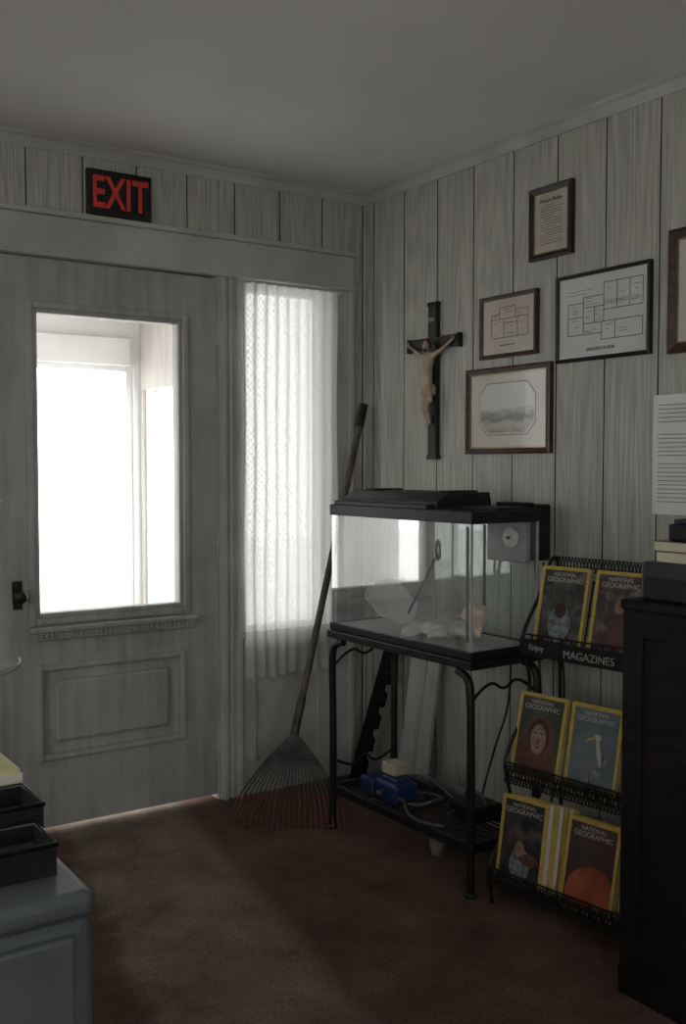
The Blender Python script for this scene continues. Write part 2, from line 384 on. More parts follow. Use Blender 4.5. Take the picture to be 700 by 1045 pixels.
def curtain():
    nx, nz = 110, 40; V = []; F = []
    r_ = root('lace_curtain', (-.4, -.05, 2.02))
    for j in range(nz + 1):
        z = .475 + (2.02 - .475) * j / nz
        for i in range(nx + 1):
            u = i / nx; xx = -.618 + u * .432
            amp = .009 + .004 * math.sin(3 * u + 2)
            V.append((xx + .003 * math.sin(j * .3 + u * 9), -.057 + amp * math.sin(u * 55 + .5 * math.sin(z * 2.3)) * (.6 + .4 * (1 - j / nz)), z + (0 if j else .006 * math.sin(u * 40))))
    for j in range(nz):
        for i in range(nx):
            a = j * (nx + 1) + i; F.append((a, a + 1, a + nx + 2, a + nx + 1))
    mesh_obj('cloth', V, F, M_lace, r_, smooth=True)
    tubes('rod', [[(-.635, -.057, 2.022), (-.165, -.057, 2.022)]], .006, M_trim, r_)
    boxes('rod_brackets', [(-.637, -.630, -.06, -.03, 2.012, 2.03), (-.170, -.163, -.06, -.03, 2.012, 2.03)], M_trim, r_)
curtain()

# door
dr = root('door_1', (-1.155, .02, 1))
GX0, GX1, GZ0, GZ1 = -1.40, -.868, .79, 1.842
D0, D1 = -1.604, -.706; dy0, dy1 = .004, .045; zb = .022
boxes('slab', [(D0, GX0, dy0, dy1, zb, 2.03), (GX1, D1, dy0, dy1, zb, 2.03), (GX0, GX1, dy0, dy1, GZ1, 2.03), (GX0, GX1, dy0 + .014, dy1, .27, .60), (GX0, GX1, dy0, dy1, zb, .27), (GX0, GX1, dy0, dy1, .60, GZ0)], M_white, dr)
quad('glass_pane', 'y', .024, GX0, GX1, GZ0, GZ1, M_glass, dr)
def rect_mould(name, x0, x1, z0, z1, w, y_f, y_b, mat, par, bev=.005):
    return boxes(name, [(x0 - w, x0, y_f, y_b, z0 - w, z1 + w), (x1, x1 + w, y_f, y_b, z0 - w, z1 + w), (x0, x1, y_f, y_b, z1, z1 + w), (x0, x1, y_f, y_b, z0 - w, z0)], mat, par, bevel=bev)
rect_mould('glass_mould_outer', GX0 - .016, GX1 + .016, GZ0 - .016, GZ1 + .016, .024, -.012, .004, M_white, dr)
rect_mould('glass_mould_inner', GX0, GX1, GZ0, GZ1, .016, -.004, .010, M_white, dr, .003)
boxes('sill_shelf', [(GX0 - .045, GX1 + .06, -.042, .004, .725, .745), (GX0 - .03, GX1 + .045, -.024, .004, .695, .725)], M_white, dr, bevel=.006)
bl = []
k = GX0 - .028
while k < GX1 + .04: bl.append((k, k + .010, -.032, -.02, .706, .724)); k += .018
boxes('sill_dentils', bl, M_white, dr, bevel=.002)
rect_mould('panel_mould', GX0 + .005, GX1 - .0, .285, .585, .022, -.008, .012, M_white, dr)
boxes('raised_panel', [(GX0 + .05, GX1 - .045, -.002, .018, .325, .545)], M_white, dr, bevel=.012)
box('lock_plate', -1.497, -1.462, -.002, .004, .81, .91, M_brass, dr, bevel=.002)
lathe('knob', [(.010, 0), (.010, -.03), (.018, -.036), (.024, -.046), (.023, -.054), (.014, -.06)], (-1.482, 0, .86), M_brass, dr, 24, 'Y')
boxes('hinges', [(D1 - .004, D1 + .006, -.008, .006, z, z + .09) for z in (.2, 1.0, 1.78)], M_trim, dr)

# ------------------------------------------------------------ porch beyond
PY = 2.2
box('porch_floor', -3.0, .1, .12, PY + .1, -.12, -.002, M_blind)
box('porch_ceiling', -3.0, .1, .12, PY + .1, 2.3, 2.4, M_porchp)
boxes('wall_porch_far', [(-3.0, -2.6, PY, PY + .1, 0, 2.3), (-.14, .1, PY, PY + .1, 0, 2.3), (-2.6, -.14, PY, PY + .1, 1.92, 2.3),
                         (-2.6, -1.25, PY, PY + .1, 0, .45)], M_blind)
boxes('wall_porch_right', [(-.1, 0, .12, .15, 0, 2.3), (-.1, 0, .15, 1.3, 2.24, 2.3), (-.1, 0, .15, 1.3, 0, .4), (-.1, 0, 1.3, 1.42, 0, 2.3), (-.1, 0, 1.42, 2.16, 1.76, 2.3), (-.1, 0, 1.42, 2.16, 0, .45), (-.1, 0, 2.16, PY, 0, 2.3)], M_porchp)
boxes('wall_porch_left', [(-3.1, -3.0, .12, PY + .1, 0, .5), (-3.1, -3.0, .12, PY + .1, 2.15, 2.3), (-3.1, -3.0, .12, .2, .5, 2.15), (-3.1, -3.0, PY, PY + .1, .5, 2.15), (-3.1, -3.0, 1.1, 1.18, .5, 2.15)], M_blind)  # openings in this unseen wall are added to brighten the porch
box('trim_6', -2.7, -.17, PY - .03, PY, 1.90, 2.06, M_blind, bevel=.004)
dp = root('door_2', (-.7, PY, 1))
boxes('stiles', [(-1.16, -1.12, PY + .02, PY + .05, .0, 1.92), (-.18, -.14, PY + .02, PY + .05, 0, 1.92), (-1.12, -.18, PY + .02, PY + .05, 1.87, 1.92), (-1.12, -.18, PY + .02, PY + .05, 0, .5)], M_blind, dp, bevel=.004)
quad('glass_pane', 'y', PY + .04, -1.12, -.18, .5, 1.87, M_glass, dp)
w4 = root('window_4', (-1.9, PY, 1.2))
boxes('mullions', [(x0, x0 + .04, PY + .02, PY + .05, .45, 1.92) for x0 in (-2.6, -1.95, -1.29)] + [(-2.56, -1.95, PY + .03, PY + .05, 1.2, 1.24), (-1.91, -1.29, PY + .03, PY + .05, 1.2, 1.24)], M_blind, w4)
w5 = root('window_5', (-.05, 1.2, 1.2))
boxes('mullions', [(-.08, -.04, .15, .18, .40, 2.24), (-.08, -.04, 1.27, 1.30, .40, 2.24), (-.08, -.04, 1.42, 1.44, .45, 1.76), (-.08, -.04, 2.14, 2.16, .45, 1.76)], M_blind, w5)
box('exterior_ground', -14, 12, -14, 14, -.3, -.14, M_ground)

# ------------------------------------------------------------ exit sign
ex = root('exit_sign', (-1.1, -.02, 2.28))
box('plate', -1.222, -.98, -.03, -.006, 2.197, 2.362, M_black, ex, bevel=.003)
text('letters', 'EXIT', (-1.101, -.0315, 2.277), .158, M_red, ROT_F, ex, sx=.66, off=.0025, ext=.001)

# ------------------------------------------------------------ pictures on right wall
XW = -.006
def picture(name, yl, yr, z0, z1, fw, fmat, backmat=None, depth=.022, liner=None):
    r_ = root(name, (XW, (yl + yr) / 2, (z0 + z1) / 2))
    xf = XW - depth
    o = [(yl, z0), (yr, z0), (yr, z1), (yl, z1)]
    i = [(yl - fw, z0 + fw), (yr + fw, z0 + fw), (yr + fw, z1 - fw), (yl - fw, z1 - fw)]
    V = []; F = []
    for (rings, xx) in ((o, XW), (o, xf + .004), ([(a + (-1 if a == yl else 1) * fw * .3, c + (1 if c == z0 else -1) * fw * .3) for a, c in o], xf), (i, xf + .006), (i, XW)):
        for (a, c) in rings: V.append((xx, a, c))
    for q in range(4):
        for k in range(4):
            k2 = (k + 1) % 4
            F.append((q * 4 + k, q * 4 + k2, q * 4 + 4 + k2, q * 4 + 4 + k))
    ob = mesh_obj('frame', V, F, fmat, r_)
    box('sheet', XW - .010, XW - .001, yl - fw, yr + fw, z0 + fw, z1 - fw, backmat or M_paper, r_)
    if liner:
        w = .005; a, b_, c, d = yl - fw, yr + fw, z0 + fw, z1 - fw
        boxes('liner', [(XW - .014, XW - .008, a, a - w, c, d), (XW - .014, XW - .008, b_ + w, b_, c, d), (XW - .014, XW - .008, a - w, b_ + w, c, c + w), (XW - .014, XW - .008, a - w, b_ + w, d - w, d)], liner, r_)
    quad('glazing', 'x', XW - .0150, yl - fw, yr + fw, z0 + fw, z1 - fw, M_pglass, r_)
    W = abs(yl - yr); Hh = z1 - z0
    def seg(lst, nm, mat=M_ink, t=.0014, x=XW - .0105):
        bl = []
        for (u0, v0, u1, v1) in lst:
            ya, yb = yl - u0 * W, yl - u1 * W; za, zb_ = z0 + v0 * Hh, z0 + v1 * Hh
            if abs(ya - yb) < 1e-6: bl.append((x, x + .0006, ya - t / 2, ya + t / 2, min(za, zb_), max(za, zb_)))
            else: bl.append((x, x + .0006, min(ya, yb), max(ya, yb), min(za, zb_) - t / 2, max(za, zb_) + t / 2))
        boxes(nm, bl, mat, r_)
    return r_, seg, W, Hh

r_, seg, W, Hh = picture('framed_certificate', -.993, -1.188, 2.003, 2.243, .017, M_darkframe, M_paper, liner=M_gold)
ls = []
for k in range(15):
    v = .74 - k * .038
    e = .78 if k % 4 else .6
    ls.append((.24 + (.08 if k % 5 == 0 else 0), v, e - random.random() * .06, v))
seg(ls, 'writing', M_inkgrey, .0022)
text('heading', 'House Rules', (XW - .0108, -1.09, 2.196), .02, M_ink, ROT_R, r_)
def plan(seg, rooms, n, seed):
    rnd = random.Random(seed); ls = []
    for (u0, v0, u1, v1) in rooms:
        ls += [(u0, v0, u1, v0), (u0, v1, u1, v1), (u0, v0, u0, v1), (u1, v0, u1, v1)]
    seg(ls, 'plan_walls', M_ink, .0022)
    ls = []
    for k in range(n):
        (u0, v0, u1, v1) = rnd.choice(rooms)
        a = u0 + rnd.random() * (u1 - u0) * .6; b = v0 + (v1 - v0) * (.15 + .7 * rnd.random())
        ls.append((a, b, a + (u1 - u0) * .3, b))
    seg(ls, 'plan_notes', M_inkgrey, .0016)
r_, seg, W, Hh = picture('framed_floor_plan', -.745, -1.032, 1.692, 1.912, .014, M_brownframe, M_paper)
plan(seg, [(.2, .32, .42, .62), (.42, .32, .66, .55), (.66, .32, .84, .62), (.34, .62, .62, .8), (.62, .62, .84, .74), (.2, .62, .34, .7)], 22, 3)
seg([(.35, .2, .62, .2)], 'caption', M_ink, .003)
r_, seg, W, Hh = picture('framed_floor_plan', -1.122, -1.507, 1.648, 1.93, .012, M_black, M_paperw)
plan(seg, [(.13, .3, .3, .5), (.3, .3, .5, .42), (.3, .42, .42, .6), (.42, .42, .52, .6), (.5, .22, .64, .42), (.52, .55, .66, .85), (.66, .55, .79, .85), (.79, .55, .92, .85), (.64, .22, .92, .42), (.13, .5, .3, .66), (.3, .6, .52, .72)], 40, 11)
seg([(.53 + .02 * k, .60, .53 + .02 * k, .66) for k in range(19)] + [(.12, .8, .4, .8), (.12, .76, .34, .76)], 'plan_stairs', M_inkgrey, .0014)
text('caption', 'GROUND FLOOR', (XW - .0108, -1.31, 1.683), .015, M_ink, ROT_R, r_)
r_, seg, W, Hh = picture('framed_landscape_print', -.671, -1.10, 1.353, 1.66, .020, M_brownframe, M_mat, liner=M_gold)
cy, cz = -.885, 1.512; ow, oh, ch = .135, .085, .04
def octo(w, h, c): return [(-w + c, -h), (w - c, -h), (w, -h + c), (w, h - c), (w - c, h), (-w + c, h), (-w, h - c), (-w, -h + c)]
mm, nt, bb = newmat('landscape_print'); N = nt.nodes.new; L = nt.links.new
tc = N('ShaderNodeTexCoord'); sx_ = N('ShaderNodeSeparateXYZ'); L(tc.outputs['Object'], sx_.inputs[0])
nn = N('ShaderNodeTexNoise'); nn.inputs['Scale'].default_value = 22; nn.inputs['Detail'].default_value = 8
mpn = N('ShaderNodeMapping'); mpn.inputs['Scale'].default_value = (1, 1, 2.5); L(tc.outputs['Object'], mpn.inputs[0]); L(mpn.outputs[0], nn.inputs['Vector'])
ma = N('ShaderNodeMath'); ma.operation = 'MULTIPLY_ADD'; ma.inputs[1].default_value = .07; L(nn.outputs['Fac'], ma.inputs[0]); L(sx_.outputs[2], ma.inputs[2])
mr = N('ShaderNodeMapRange'); mr.inputs['From Min'].default_value = 1.43 + .035; mr.inputs['From Max'].default_value = 1.60 + .035; L(ma.outputs[0], mr.inputs['Value'])
cr = N('ShaderNodeValToRGB'); cr.color_ramp.elements[0].color = (.38, .35, .31, 1); cr.color_ramp.elements[1].color = (.70, .69, .66, 1)
for p, c in ((.14, (.56, .53, .47)), (.30, (.28, .26, .23)), (.40, (.42, .41, .39)), (.50, (.66, .65, .62))):
    e = cr.color_ramp.elements.new(p); e.color = (*c, 1)
L(mr.outputs[0], cr.inputs[0]); L(cr.outputs[0], bb.inputs['Base Color']); bb.inputs['Roughness'].default_value = .7
prism('mat_line', [(XW - .0115, cy + a, cz + b) for a, b in octo(ow + .008, oh + .008, ch + .003)], (.001, 0, 0), M_inkgrey, r_)
prism('mat_edge', [(XW - .0122, cy + a, cz + b) for a, b in octo(ow + .005, oh + .005, ch + .002)], (.001, 0, 0), M_paperw, r_)
prism('print', [(XW - .0128, cy + a, cz + b) for a, b in octo(ow, oh, ch)], (.001, 0, 0), mm, r_)
r_, seg, W, Hh = picture('framed_photograph', -1.573, -1.86, 1.64, 2.0, .028, M_brownframe, M_mat, liner=M_gold)
seg([(.3, .3, .7, .3), (.3, .7, .7, .7), (.3, .3, .3, .7), (.7, .3, .7, .7)], 'inner_border', M_inkgrey, .003)
ns = root('paper_notice', (XW, -1.6, 1.34))
V = []; F = []
for j in range(7):
    for i in range(5):
        V.append((XW - .004 - .004 * math.sin(i * .9 + j * .5) - .002 * (6 - j) / 6, -1.518 - i * .054, 1.165 + j * .0595))
for j in range(6):
    for i in range(4):
        a = j * 5 + i; F.append((a, a + 1, a + 6, a + 5))
sh = mesh_obj('sheet', V, F, M_paperw, ns, smooth=True)
bl = []
for k in range(24):
    z = 1.49 - k * .0125
    if k in (5, 6, 13): continue
    bl.append((XW - .0125, XW - .0115, -1.54, -1.54 - .10 - random.random() * .08, z, z + .0020))
boxes('print_lines', bl, M_inkgrey, ns)

# ------------------------------------------------------------ crucifix
yc = -.478
cx = root('crucifix', (XW, yc, 1.63))
box('upright', XW - .022, XW, yc - .026, yc + .026, 1.35, 1.925, M_black, cx, bevel=.004)
box('crossbar', XW - .0225, XW - .001, yc - .145, yc + .145, 1.757, 1.803, M_black, cx, bevel=.004)
boxes('end_caps', [(XW - .024, XW, yc - .030, yc + .030, 1.335, 1.352), (XW - .024, XW, yc - .030, yc + .030, 1.922, 1.937), (XW - .024, XW, yc - .158, yc - .144, 1.753, 1.807), (XW - .024, XW, yc + .144, yc + .158, 1.753, 1.807)], M_black, cx, bevel=.003)
box('inri_plaque', XW - .026, XW - .022, yc - .018, yc + .018, 1.862, 1.878, M_inkgrey, cx, bevel=.001)
def skin(name, verts, edges, radii, mat, parent, sub=2, rootv=0):
    me = bpy.data.meshes.new(name); me.from_pydata(verts, edges, []); me.materials.append(mat)
    o = bpy.data.objects.new(name, me); link(o, parent)
    sm = o.modifiers.new('skin', 'SKIN'); sm.use_smooth_shade = True
    lay = me.skin_vertices[0].data if me.skin_vertices else None
    if lay is None:
        bm = bmesh.new(); bm.from_mesh(me); bm.verts.layers.skin.verify(); bm.to_mesh(me); bm.free(); lay = me.skin_vertices[0].data
    for i, r in enumerate(radii):
        lay[i].radius = (r, r) if not isinstance(r, tuple) else r
        lay[i].use_root = (i == rootv)
    s2 = o.modifiers.new('sub', 'SUBSURF'); s2.levels = sub; s2.render_levels = sub
    return o
xb = XW - .036
fv = [(xb, yc, 1.605), (xb - .002, yc, 1.645), (xb - .004, yc, 1.69), (xb - .002, yc, 1.728), (xb - .008, yc - .003, 1.748),
      (xb, yc + .032, 1.732), (xb + .002, yc + .08, 1.752), (xb + .006, yc + .122, 1.776), (xb + .006, yc + .134, 1.783),
      (xb, yc - .032, 1.732), (xb + .002, yc - .08, 1.752), (xb + .006, yc - .122, 1.776), (xb + .006, yc - .134, 1.783),
      (xb, yc + .014, 1.592), (xb - .022, yc + .014, 1.535), (xb + .004, yc + .008, 1.478), (xb - .010, yc + .006, 1.462),
      (xb, yc - .014, 1.592), (xb - .022, yc - .010, 1.535), (xb + .002, yc - .004, 1.478), (xb - .012, yc - .003, 1.462)]
fe = [(0, 1), (1, 2), (2, 3), (3, 4), (3, 5), (5, 6), (6, 7), (7, 8), (3, 9), (9, 10), (10, 11), (11, 12), (0, 13), (13, 14), (14, 15), (15, 16), (0, 17), (17, 18), (18, 19), (19, 20)]
fr_ = [.019, .016, .021, .018, .008, .011, .0075, .005, .0055, .011, .0075, .005, .0055, .013, .0105, .006, .006, .013, .0105, .006, .006]
skin('figure_body', fv, fe, fr_, M_ivory, cx)
fing = []
for s in (1, -1):
    for k in range(4):
        by = yc + s * .136; z = 1.778 + k * .0042
        fing.append([(xb + .006, by, z), (xb + .002, by + s * (.008 + .001 * (k % 3)), z + .001), (xb - .003, by + s * .010, z + .001)])
    fing.append([(xb + .004, yc + s * .130, 1.786), (xb + .0, yc + s * .132, 1.795), (xb - .002, yc + s * .136, 1.798)])
tubes('fingers', fing, .0018, M_ivory, cx)
def ellip(name, c, rad, mat, parent, n=20, m=12, fn=None, rot=None):
    V = []; F = []
    for j in range(m + 1):
        th = math.pi * j / m
        for i in range(n):
            ph = 2 * math.pi * i / n
            v = Vector((math.sin(th) * math.cos(ph), math.sin(th) * math.sin(ph), math.cos(th)))
            if fn: v = fn(v)
            v = Vector((v.x * rad[0], v.y * rad[1], v.z * rad[2]))
            if rot: v = rot @ v
            V.append(v + Vector(c))
    for j in range(m):
        for i in range(n):
            i2 = (i + 1) % n; F.append((j * n + i, j * n + i2, (j + 1) * n + i2, (j + 1) * n + i))
    return mesh_obj(name, V, F, mat, parent, smooth=True)
def headfn(v):
    q = v.copy()
    if q.z < 0: q.x *= 1 - .25 * abs(q.z); q.y *= 1 - .35 * abs(q.z)
    if v.x < -.7 and abs(v.y) < .25 and -.35 < v.z < .1: q.x -= .22
    if v.x < -.6 and .1 < v.z < .3 and .2 < abs(v.y) < .55: q.x += .10
    return q
ht = Euler((.25, -.45, 0)).to_matrix()
hc = (xb - .018, yc - .008, 1.768)
ellip('figure_head', hc, (.0165, .0135, .021), M_ivory, cx, 28, 20, headfn, ht)
ellip('figure_hair', (hc[0] + .004, hc[1], hc[2] + .005), (.0165, .0155, .019), M_hair, cx, 20, 12, None, ht)
ellip('figure_beard', (hc[0] - .010, hc[1] - .001, hc[2] - .017), (.007, .008, .009), M_hair, cx)
tubes('loincloth', [[(xb + .018 * math.cos(a), yc + .024 * math.sin(a), 1.60 + .005 * math.sin(3 * a) + dz) for a in [2 * math.pi * k / 12 for k in range(12)]] for dz in (-.012, -.004, .006, .012)], .007, M_ivory, cx, cyclic=True)
tubes('loincloth_fold', [[(xb - .012, yc - .022, 1.61), (xb - .014, yc - .027, 1.585), (xb - .012, yc - .028, 1.555)]], .006, M_ivory, cx)

# ------------------------------------------------------------ aquarium + stand
TH = math.radians(1.5)
TX, TY = -.492, -1.245
TL, TD = .745, .300
aq = root('aquarium', (TX, TY, 0), (0, 0, TH))
z0, z1 = .7225, 1.165
e0, e1 = .006, TD - .006; f0, f1 = .006, TL - .006
quad('glass_front', 'x', e0, f0, f1, z0 + .01, z1 - .01, M_tank, aq)
quad('glass_back', 'x', e1, f0, f1, z0 + .01, z1 - .01, M_tank, aq)
quad('glass_right', 'y', f0, e0, e1, z0 + .01, z1 - .01, M_tank, aq)
quad('glass_left', 'y', f1, e0, e1, z0 + .01, z1 - .01, M_tank, aq)
def rim(nm, za, zb2, w):
    boxes(nm, [(0, w, 0, TL, za, zb2), (TD - w, TD, 0, TL, za, zb2), (w, TD - w, 0, w, za, zb2), (w, TD - w, TL - w, TL, za, zb2)], M_blackpl, aq, bevel=.003)
rim('rim_bottom', z0, z0 + .026, .014); rim('rim_top', z1 - .03, z1 + .008, .018)
M_gravel = pm('tank_bottom_dust', (.60, .62, .60), (.42, .44, .43), scale=40, rough=.9)
box('bottom_glass', .012, TD - .012, .012, TL - .012, z0 + .012, z0 + .022, M_gravel, aq)
boxes('silicone_seams', [(.007, .013, .007, .013, z0 + .02, z1 - .03), (.007, .013, TL - .013, TL - .007, z0 + .02, z1 - .03), (TD - .013, TD - .007, .007, .013, z0 + .02, z1 - .03), (TD - .013, TD - .007, TL - .013, TL - .007, z0 + .02, z1 - .03)], M_trim, aq)
quad('lid_glass', 'z', z1 + .004, .01, .12, .01, TL - .01, M_glass, aq)
box('lid', .12, TD - .004, .02, TL - .006, z1 + .005, z1 + .016, M_blackpl, aq, bevel=.003)
prism('hood', [(.05, .22, z1 + .006), (.055, .22, z1 + .030), (.10, .22, z1 + .058), (.285, .22, z1 + .058), (.295, .22, z1 + .006)], (0, .52, 0), M_blackpl, aq, bevel=.004)
boxes('hood_ribs', [(.012, .05, .225, .735, z1 + .006, z1 + .022), (.13, .26, .25, .30, z1 + .058, z1 + .064), (.13, .26, .65, .70, z1 + .058, z1 + .064)], M_blackpl, aq, bevel=.003)
box('filter_box', TD + .004, TD + .075, .03, .20, z1 - .16, z1 + .022, M_blackpl, aq, bevel=.008)
box('filter_hook', TD - .03, TD + .02, .05, .18, z1 + .017, z1 + .028, M_blackpl, aq, bevel=.004)
box('filter_panel', TD - .035, TD - .012, .035, .215, z1 - .165, z1 - .03, M_filter, aq, bevel=.006)
lathe('filter_dial', [(.001, -.010), (.030, -.010), (.034, -.006), (.034, 0)], (TD - .035, .10, z1 - .085), M_paperw, aq, 28, 'X')
lathe('filter_dial_hub', [(.001, -.012), (.005, -.012), (.006, 0)], (TD - .043, .10, z1 - .085), M_steel, aq, 20, 'X')
tubes('filter_tube', [[(TD - .03, .23, z1 - .05), (TD - .03, .23, z0 + .1)], [(.03, .05, z1 - .04), (.03, .05, z0 + .05)]], .005, M_steel, aq)
def netmesh():
    V = []; F = []; n = 24
    cxn, cyn = .09, .50
    zf = z0 + .030
    for j in range(8):
        t = j / 7
        for k in range(n):
            a = 2 * math.pi * k / n
            w = (1 - t) ** .5 if t < 1 else .02
            V.append((cxn + .070 * w * math.cos(a) + .02 * t, cyn + .115 * w * math.sin(a) - .03 * t, zf + .125 * (1 - t) * (.30 + .70 * (.5 + .5 * math.sin(a + .6))) + .012 * math.sin(a * 5 + j) * (1 - t) + .014))
    for j in range(7):
        for k in range(n):
            k2 = (k + 1) % n; F.append((j * n + k, j * n + k2, (j + 1) * n + k2, (j + 1) * n + k))
    mesh_obj('net_bag', V, F, M_net, aq, smooth=True)
    tubes('net_hoop', [V[:n]], .004, M_paperw, aq, cyclic=True)
    tubes('net_handle', [[(cxn, cyn - .09, zf + .06), (cxn + .03, cyn - .13, zf + .16), (cxn + .05, cyn - .17, zf + .25)],
                         [(cxn + .01, cyn - .08, zf + .06), (cxn + .035, cyn - .125, zf + .16), (cxn + .05, cyn - .17, zf + .25)]], .0045, M_teal, aq)
    lp = [(cxn + .052 + .006 * math.cos(a), cyn - .183 + .016 * math.cos(a), zf + .278 + .032 * math.sin(a)) for a in [2 * math.pi * k / 12 for k in range(12)]]
    tubes('net_loop', [lp], .0045, M_teal, aq, cyclic=True)
netmesh()
def ribfn(v):
    a = math.atan2(v.y, v.x); k = 1 + .07 * math.sin(a * 16)
    return Vector((v.x * k, v.y * k, max(v.z, -.25)))
for i, (px, py, s) in enumerate([(.09, .27, .060), (.14, .20, .048), (.055, .215, .036), (.17, .33, .05), (.05, .33, .040), (.10, .38, .034), (.20, .25, .045)]):
    ellip('clam_shell_%d' % i, (px, py, z0 + .045), (s * .85, s * 1.05, s * .62), M_shell2, aq, 48, 12, ribfn, Euler((.08 * i, .2, i)).to_matrix())
def conch():
    V = []; F = []; n = 48; m = 44
    base = Vector((.08, .050, z0 + .060)); top = Vector((.12, .125, z0 + .165))
    ax = (top - base).normalized(); s = ax.orthogonal().normalized(); t_ = ax.cross(s)
    Lc = (top - base).length
    for j in range(m + 1):
        t = j / m; q = 0
        if t < .60: r = .005 + .036 * (t / .60) ** 1.15
        else:
            q = (t - .60) / .40; r = .041 * (1 - q) ** .9 + .001
        for k in range(n):
            a = 2 * math.pi * k / n
            rr = r
            if t >= .60: rr *= 1 + .22 * math.sin(q * 2 * math.pi * 3 + a)
            sh = math.exp(-((t - .62) / .07) ** 2)
            rr += .018 * sh * max(0, math.cos(a * 4)) ** 4
            if t < .60:
                lipf = math.exp(-((a - 2.0) / .28) ** 2); rr *= 1 + .35 * lipf * math.sin(math.pi * t / .60) ** .7
                rr *= 1 - .45 * math.exp(-((a - 2.75) / .30) ** 2)
            p = base + ax * (t * Lc) + s * rr * math.cos(a) + t_ * rr * math.sin(a)
            p.z = max(p.z, z0 + .0225); p.x = max(p.x, .010); p.y = max(p.y, .010)
            V.append(p)
    for j in range(m):
        for k in range(n):
            k2 = (k + 1) % n; F.append((j * n + k, j * n + k2, (j + 1) * n + k2, (j + 1) * n + k))
    mesh_obj('conch_shell', V, F, M_shell, aq, smooth=True)
conch()

st = root('aquarium_stand', (TX, TY, 0), (0, 0, TH))
a = .02
boxes('top_frame', [(-.008, a, -.008, TL + .008, .695, .722), (TD - a, TD + .008, -.008, TL + .008, .695, .722), (a, TD - a, -.008, a, .695, .722), (a, TD - a, TL - a, TL + .008, .695, .722)], M_black, st, bevel=.003)
legs = []
for (lx, ly, ox, oy) in ((.0, .0, -1, -1), (.0, TL, -1, 1), (TD, 0, 1, -1), (TD, TL, 1, 1)):
    legs.append([(lx - ox * .012, ly - oy * .07, .683), (lx - ox * .008, ly - oy * .020, .676), (lx - ox * .006, ly - oy * .006, .62), (lx - ox * .010, ly - oy * .008, .40), (lx - ox * .010, ly - oy * .008, .15), (lx - ox * .008, ly - oy * .005, .014)])
tubes('legs', legs, .013, M_black, st)
for q, (fx, fy) in enumerate([(.008, .005), (.008, TL - .005), (TD - .008, .005), (TD - .008, TL - .005)]):
    lathe('foot_%d' % (q + 1), [(.022, 0), (.022, .008), (.014, .014)], (fx, fy, 0), M_black, st, 20)
boxes('shelf_frame', [(.0, .02, .0, TL, .130, .16), (TD - .02, TD, 0, TL, .130, .16), (.02, TD - .02, 0, .02, .130, .16), (.02, TD - .02, TL - .02, TL, .130, .16)], M_black, st, bevel=.002)
tubes('shelf_rods', [[(.01 + k * .0223, .01, .152), (.01 + k * .0223, TL - .01, .152)] for k in range(1, 13)], .003, M_black, st)
tubes('shelf_cross', [[(.01, .19 + k * .19, .147), (TD - .01, .19 + k * .19, .147)] for k in range(3)], .004, M_black, st)
scr = []
for ly in (.012, TL - .012):
    scr.append([(.02, ly, .60), (.09, ly, .66), (TD / 2, ly, .61), (TD - .09, ly, .66), (TD - .02, ly, .60)])
    scr.append([(.012, ly, .25), (.10, ly, .20), (TD / 2, ly, .26), (TD - .1, ly, .20), (TD - .012, ly, .25)])
tubes('scroll_braces', scr, .005, M_black, st)

pc = root('power_cables', (-.3, -1.2, .5))
tubes('cables', [
    [(-.145, -1.16, 1.0), (-.12, -1.15, .8), (-.14, -1.19, .5), (-.10, -1.2, .25), (-.2, -1.1, .02)],
    [(-.15, -1.2, 1.0), (-.09, -1.24, .75), (-.12, -1.27, .4), (-.14, -1.2, .1), (-.2, -.95, .012)],
    [(-.10, -1.0, .68), (-.07, -.98, .5), (-.09, -.9, .3), (-.08, -.8, .012)]], .0035, M_black, pc)
hs = root('air_hose', (-.4, -.9, .2))
tubes('hose', [[(-.42, -.72, .20), (-.45, -.80, .19), (-.44, -.90, .17), (-.38, -.95, .20), (-.30, -.90, .175), (-.30, -.80, .17), (-.38, -.78, .175), (-.47, -.88, .19), (-.52, -1.0, .165), (-.46, -1.08, .165)],
              [(-.35, -.70, .20), (-.28, -.75, .23), (-.25, -.85, .17), (-.3, -1.0, .17), (-.4, -1.03, .18)]], .005, M_steel, hs)
bpmp = root('air_pump', (-.38, -.68, .16))
box('body', -.46, -.36, -.83, -.70, .156, .225, M_blue, bpmp, bevel=.015, seg=4)
box('body_small', -.455, -.375, -.69, -.60, .156, .21, M_blue, bpmp, bevel=.012, seg=4)
box('cap_ridge', -.44, -.38, -.81, -.72, .224, .236, M_blue, bpmp, bevel=.006)
lathe('outlet', [(.010, 0), (.010, -.02), (.006, -.028)], (-.46, -.76, .19), M_steel, bpmp, 16, 'X')
sb = root('sponge_block', (-.38, -.70, .25))
box('block', -.425, -.36, -.775, -.695, .2365, .278, M_beige, sb, bevel=.008, seg=3)
tb = root('toolbox', (-.3, -.95, .2))
box('body', -.36, -.24, -1.12, -.98, .156, .21, M_blackpl, tb, bevel=.008)
tubes('handle', [[(-.30, -1.10, .21), (-.30, -1.10, .24), (-.30, -1.0, .24), (-.30, -1.0, .21)]], .005, M_steel, tb)
cp = root('paper_cup', (-.353, -.92, 0))
lathe('cup', [(.020, 0), (.027, .045), (.028, .047), (.025, .047), (.018, .003)], (-.353, -.92, 0), M_filter, cp, 24, cap=True)

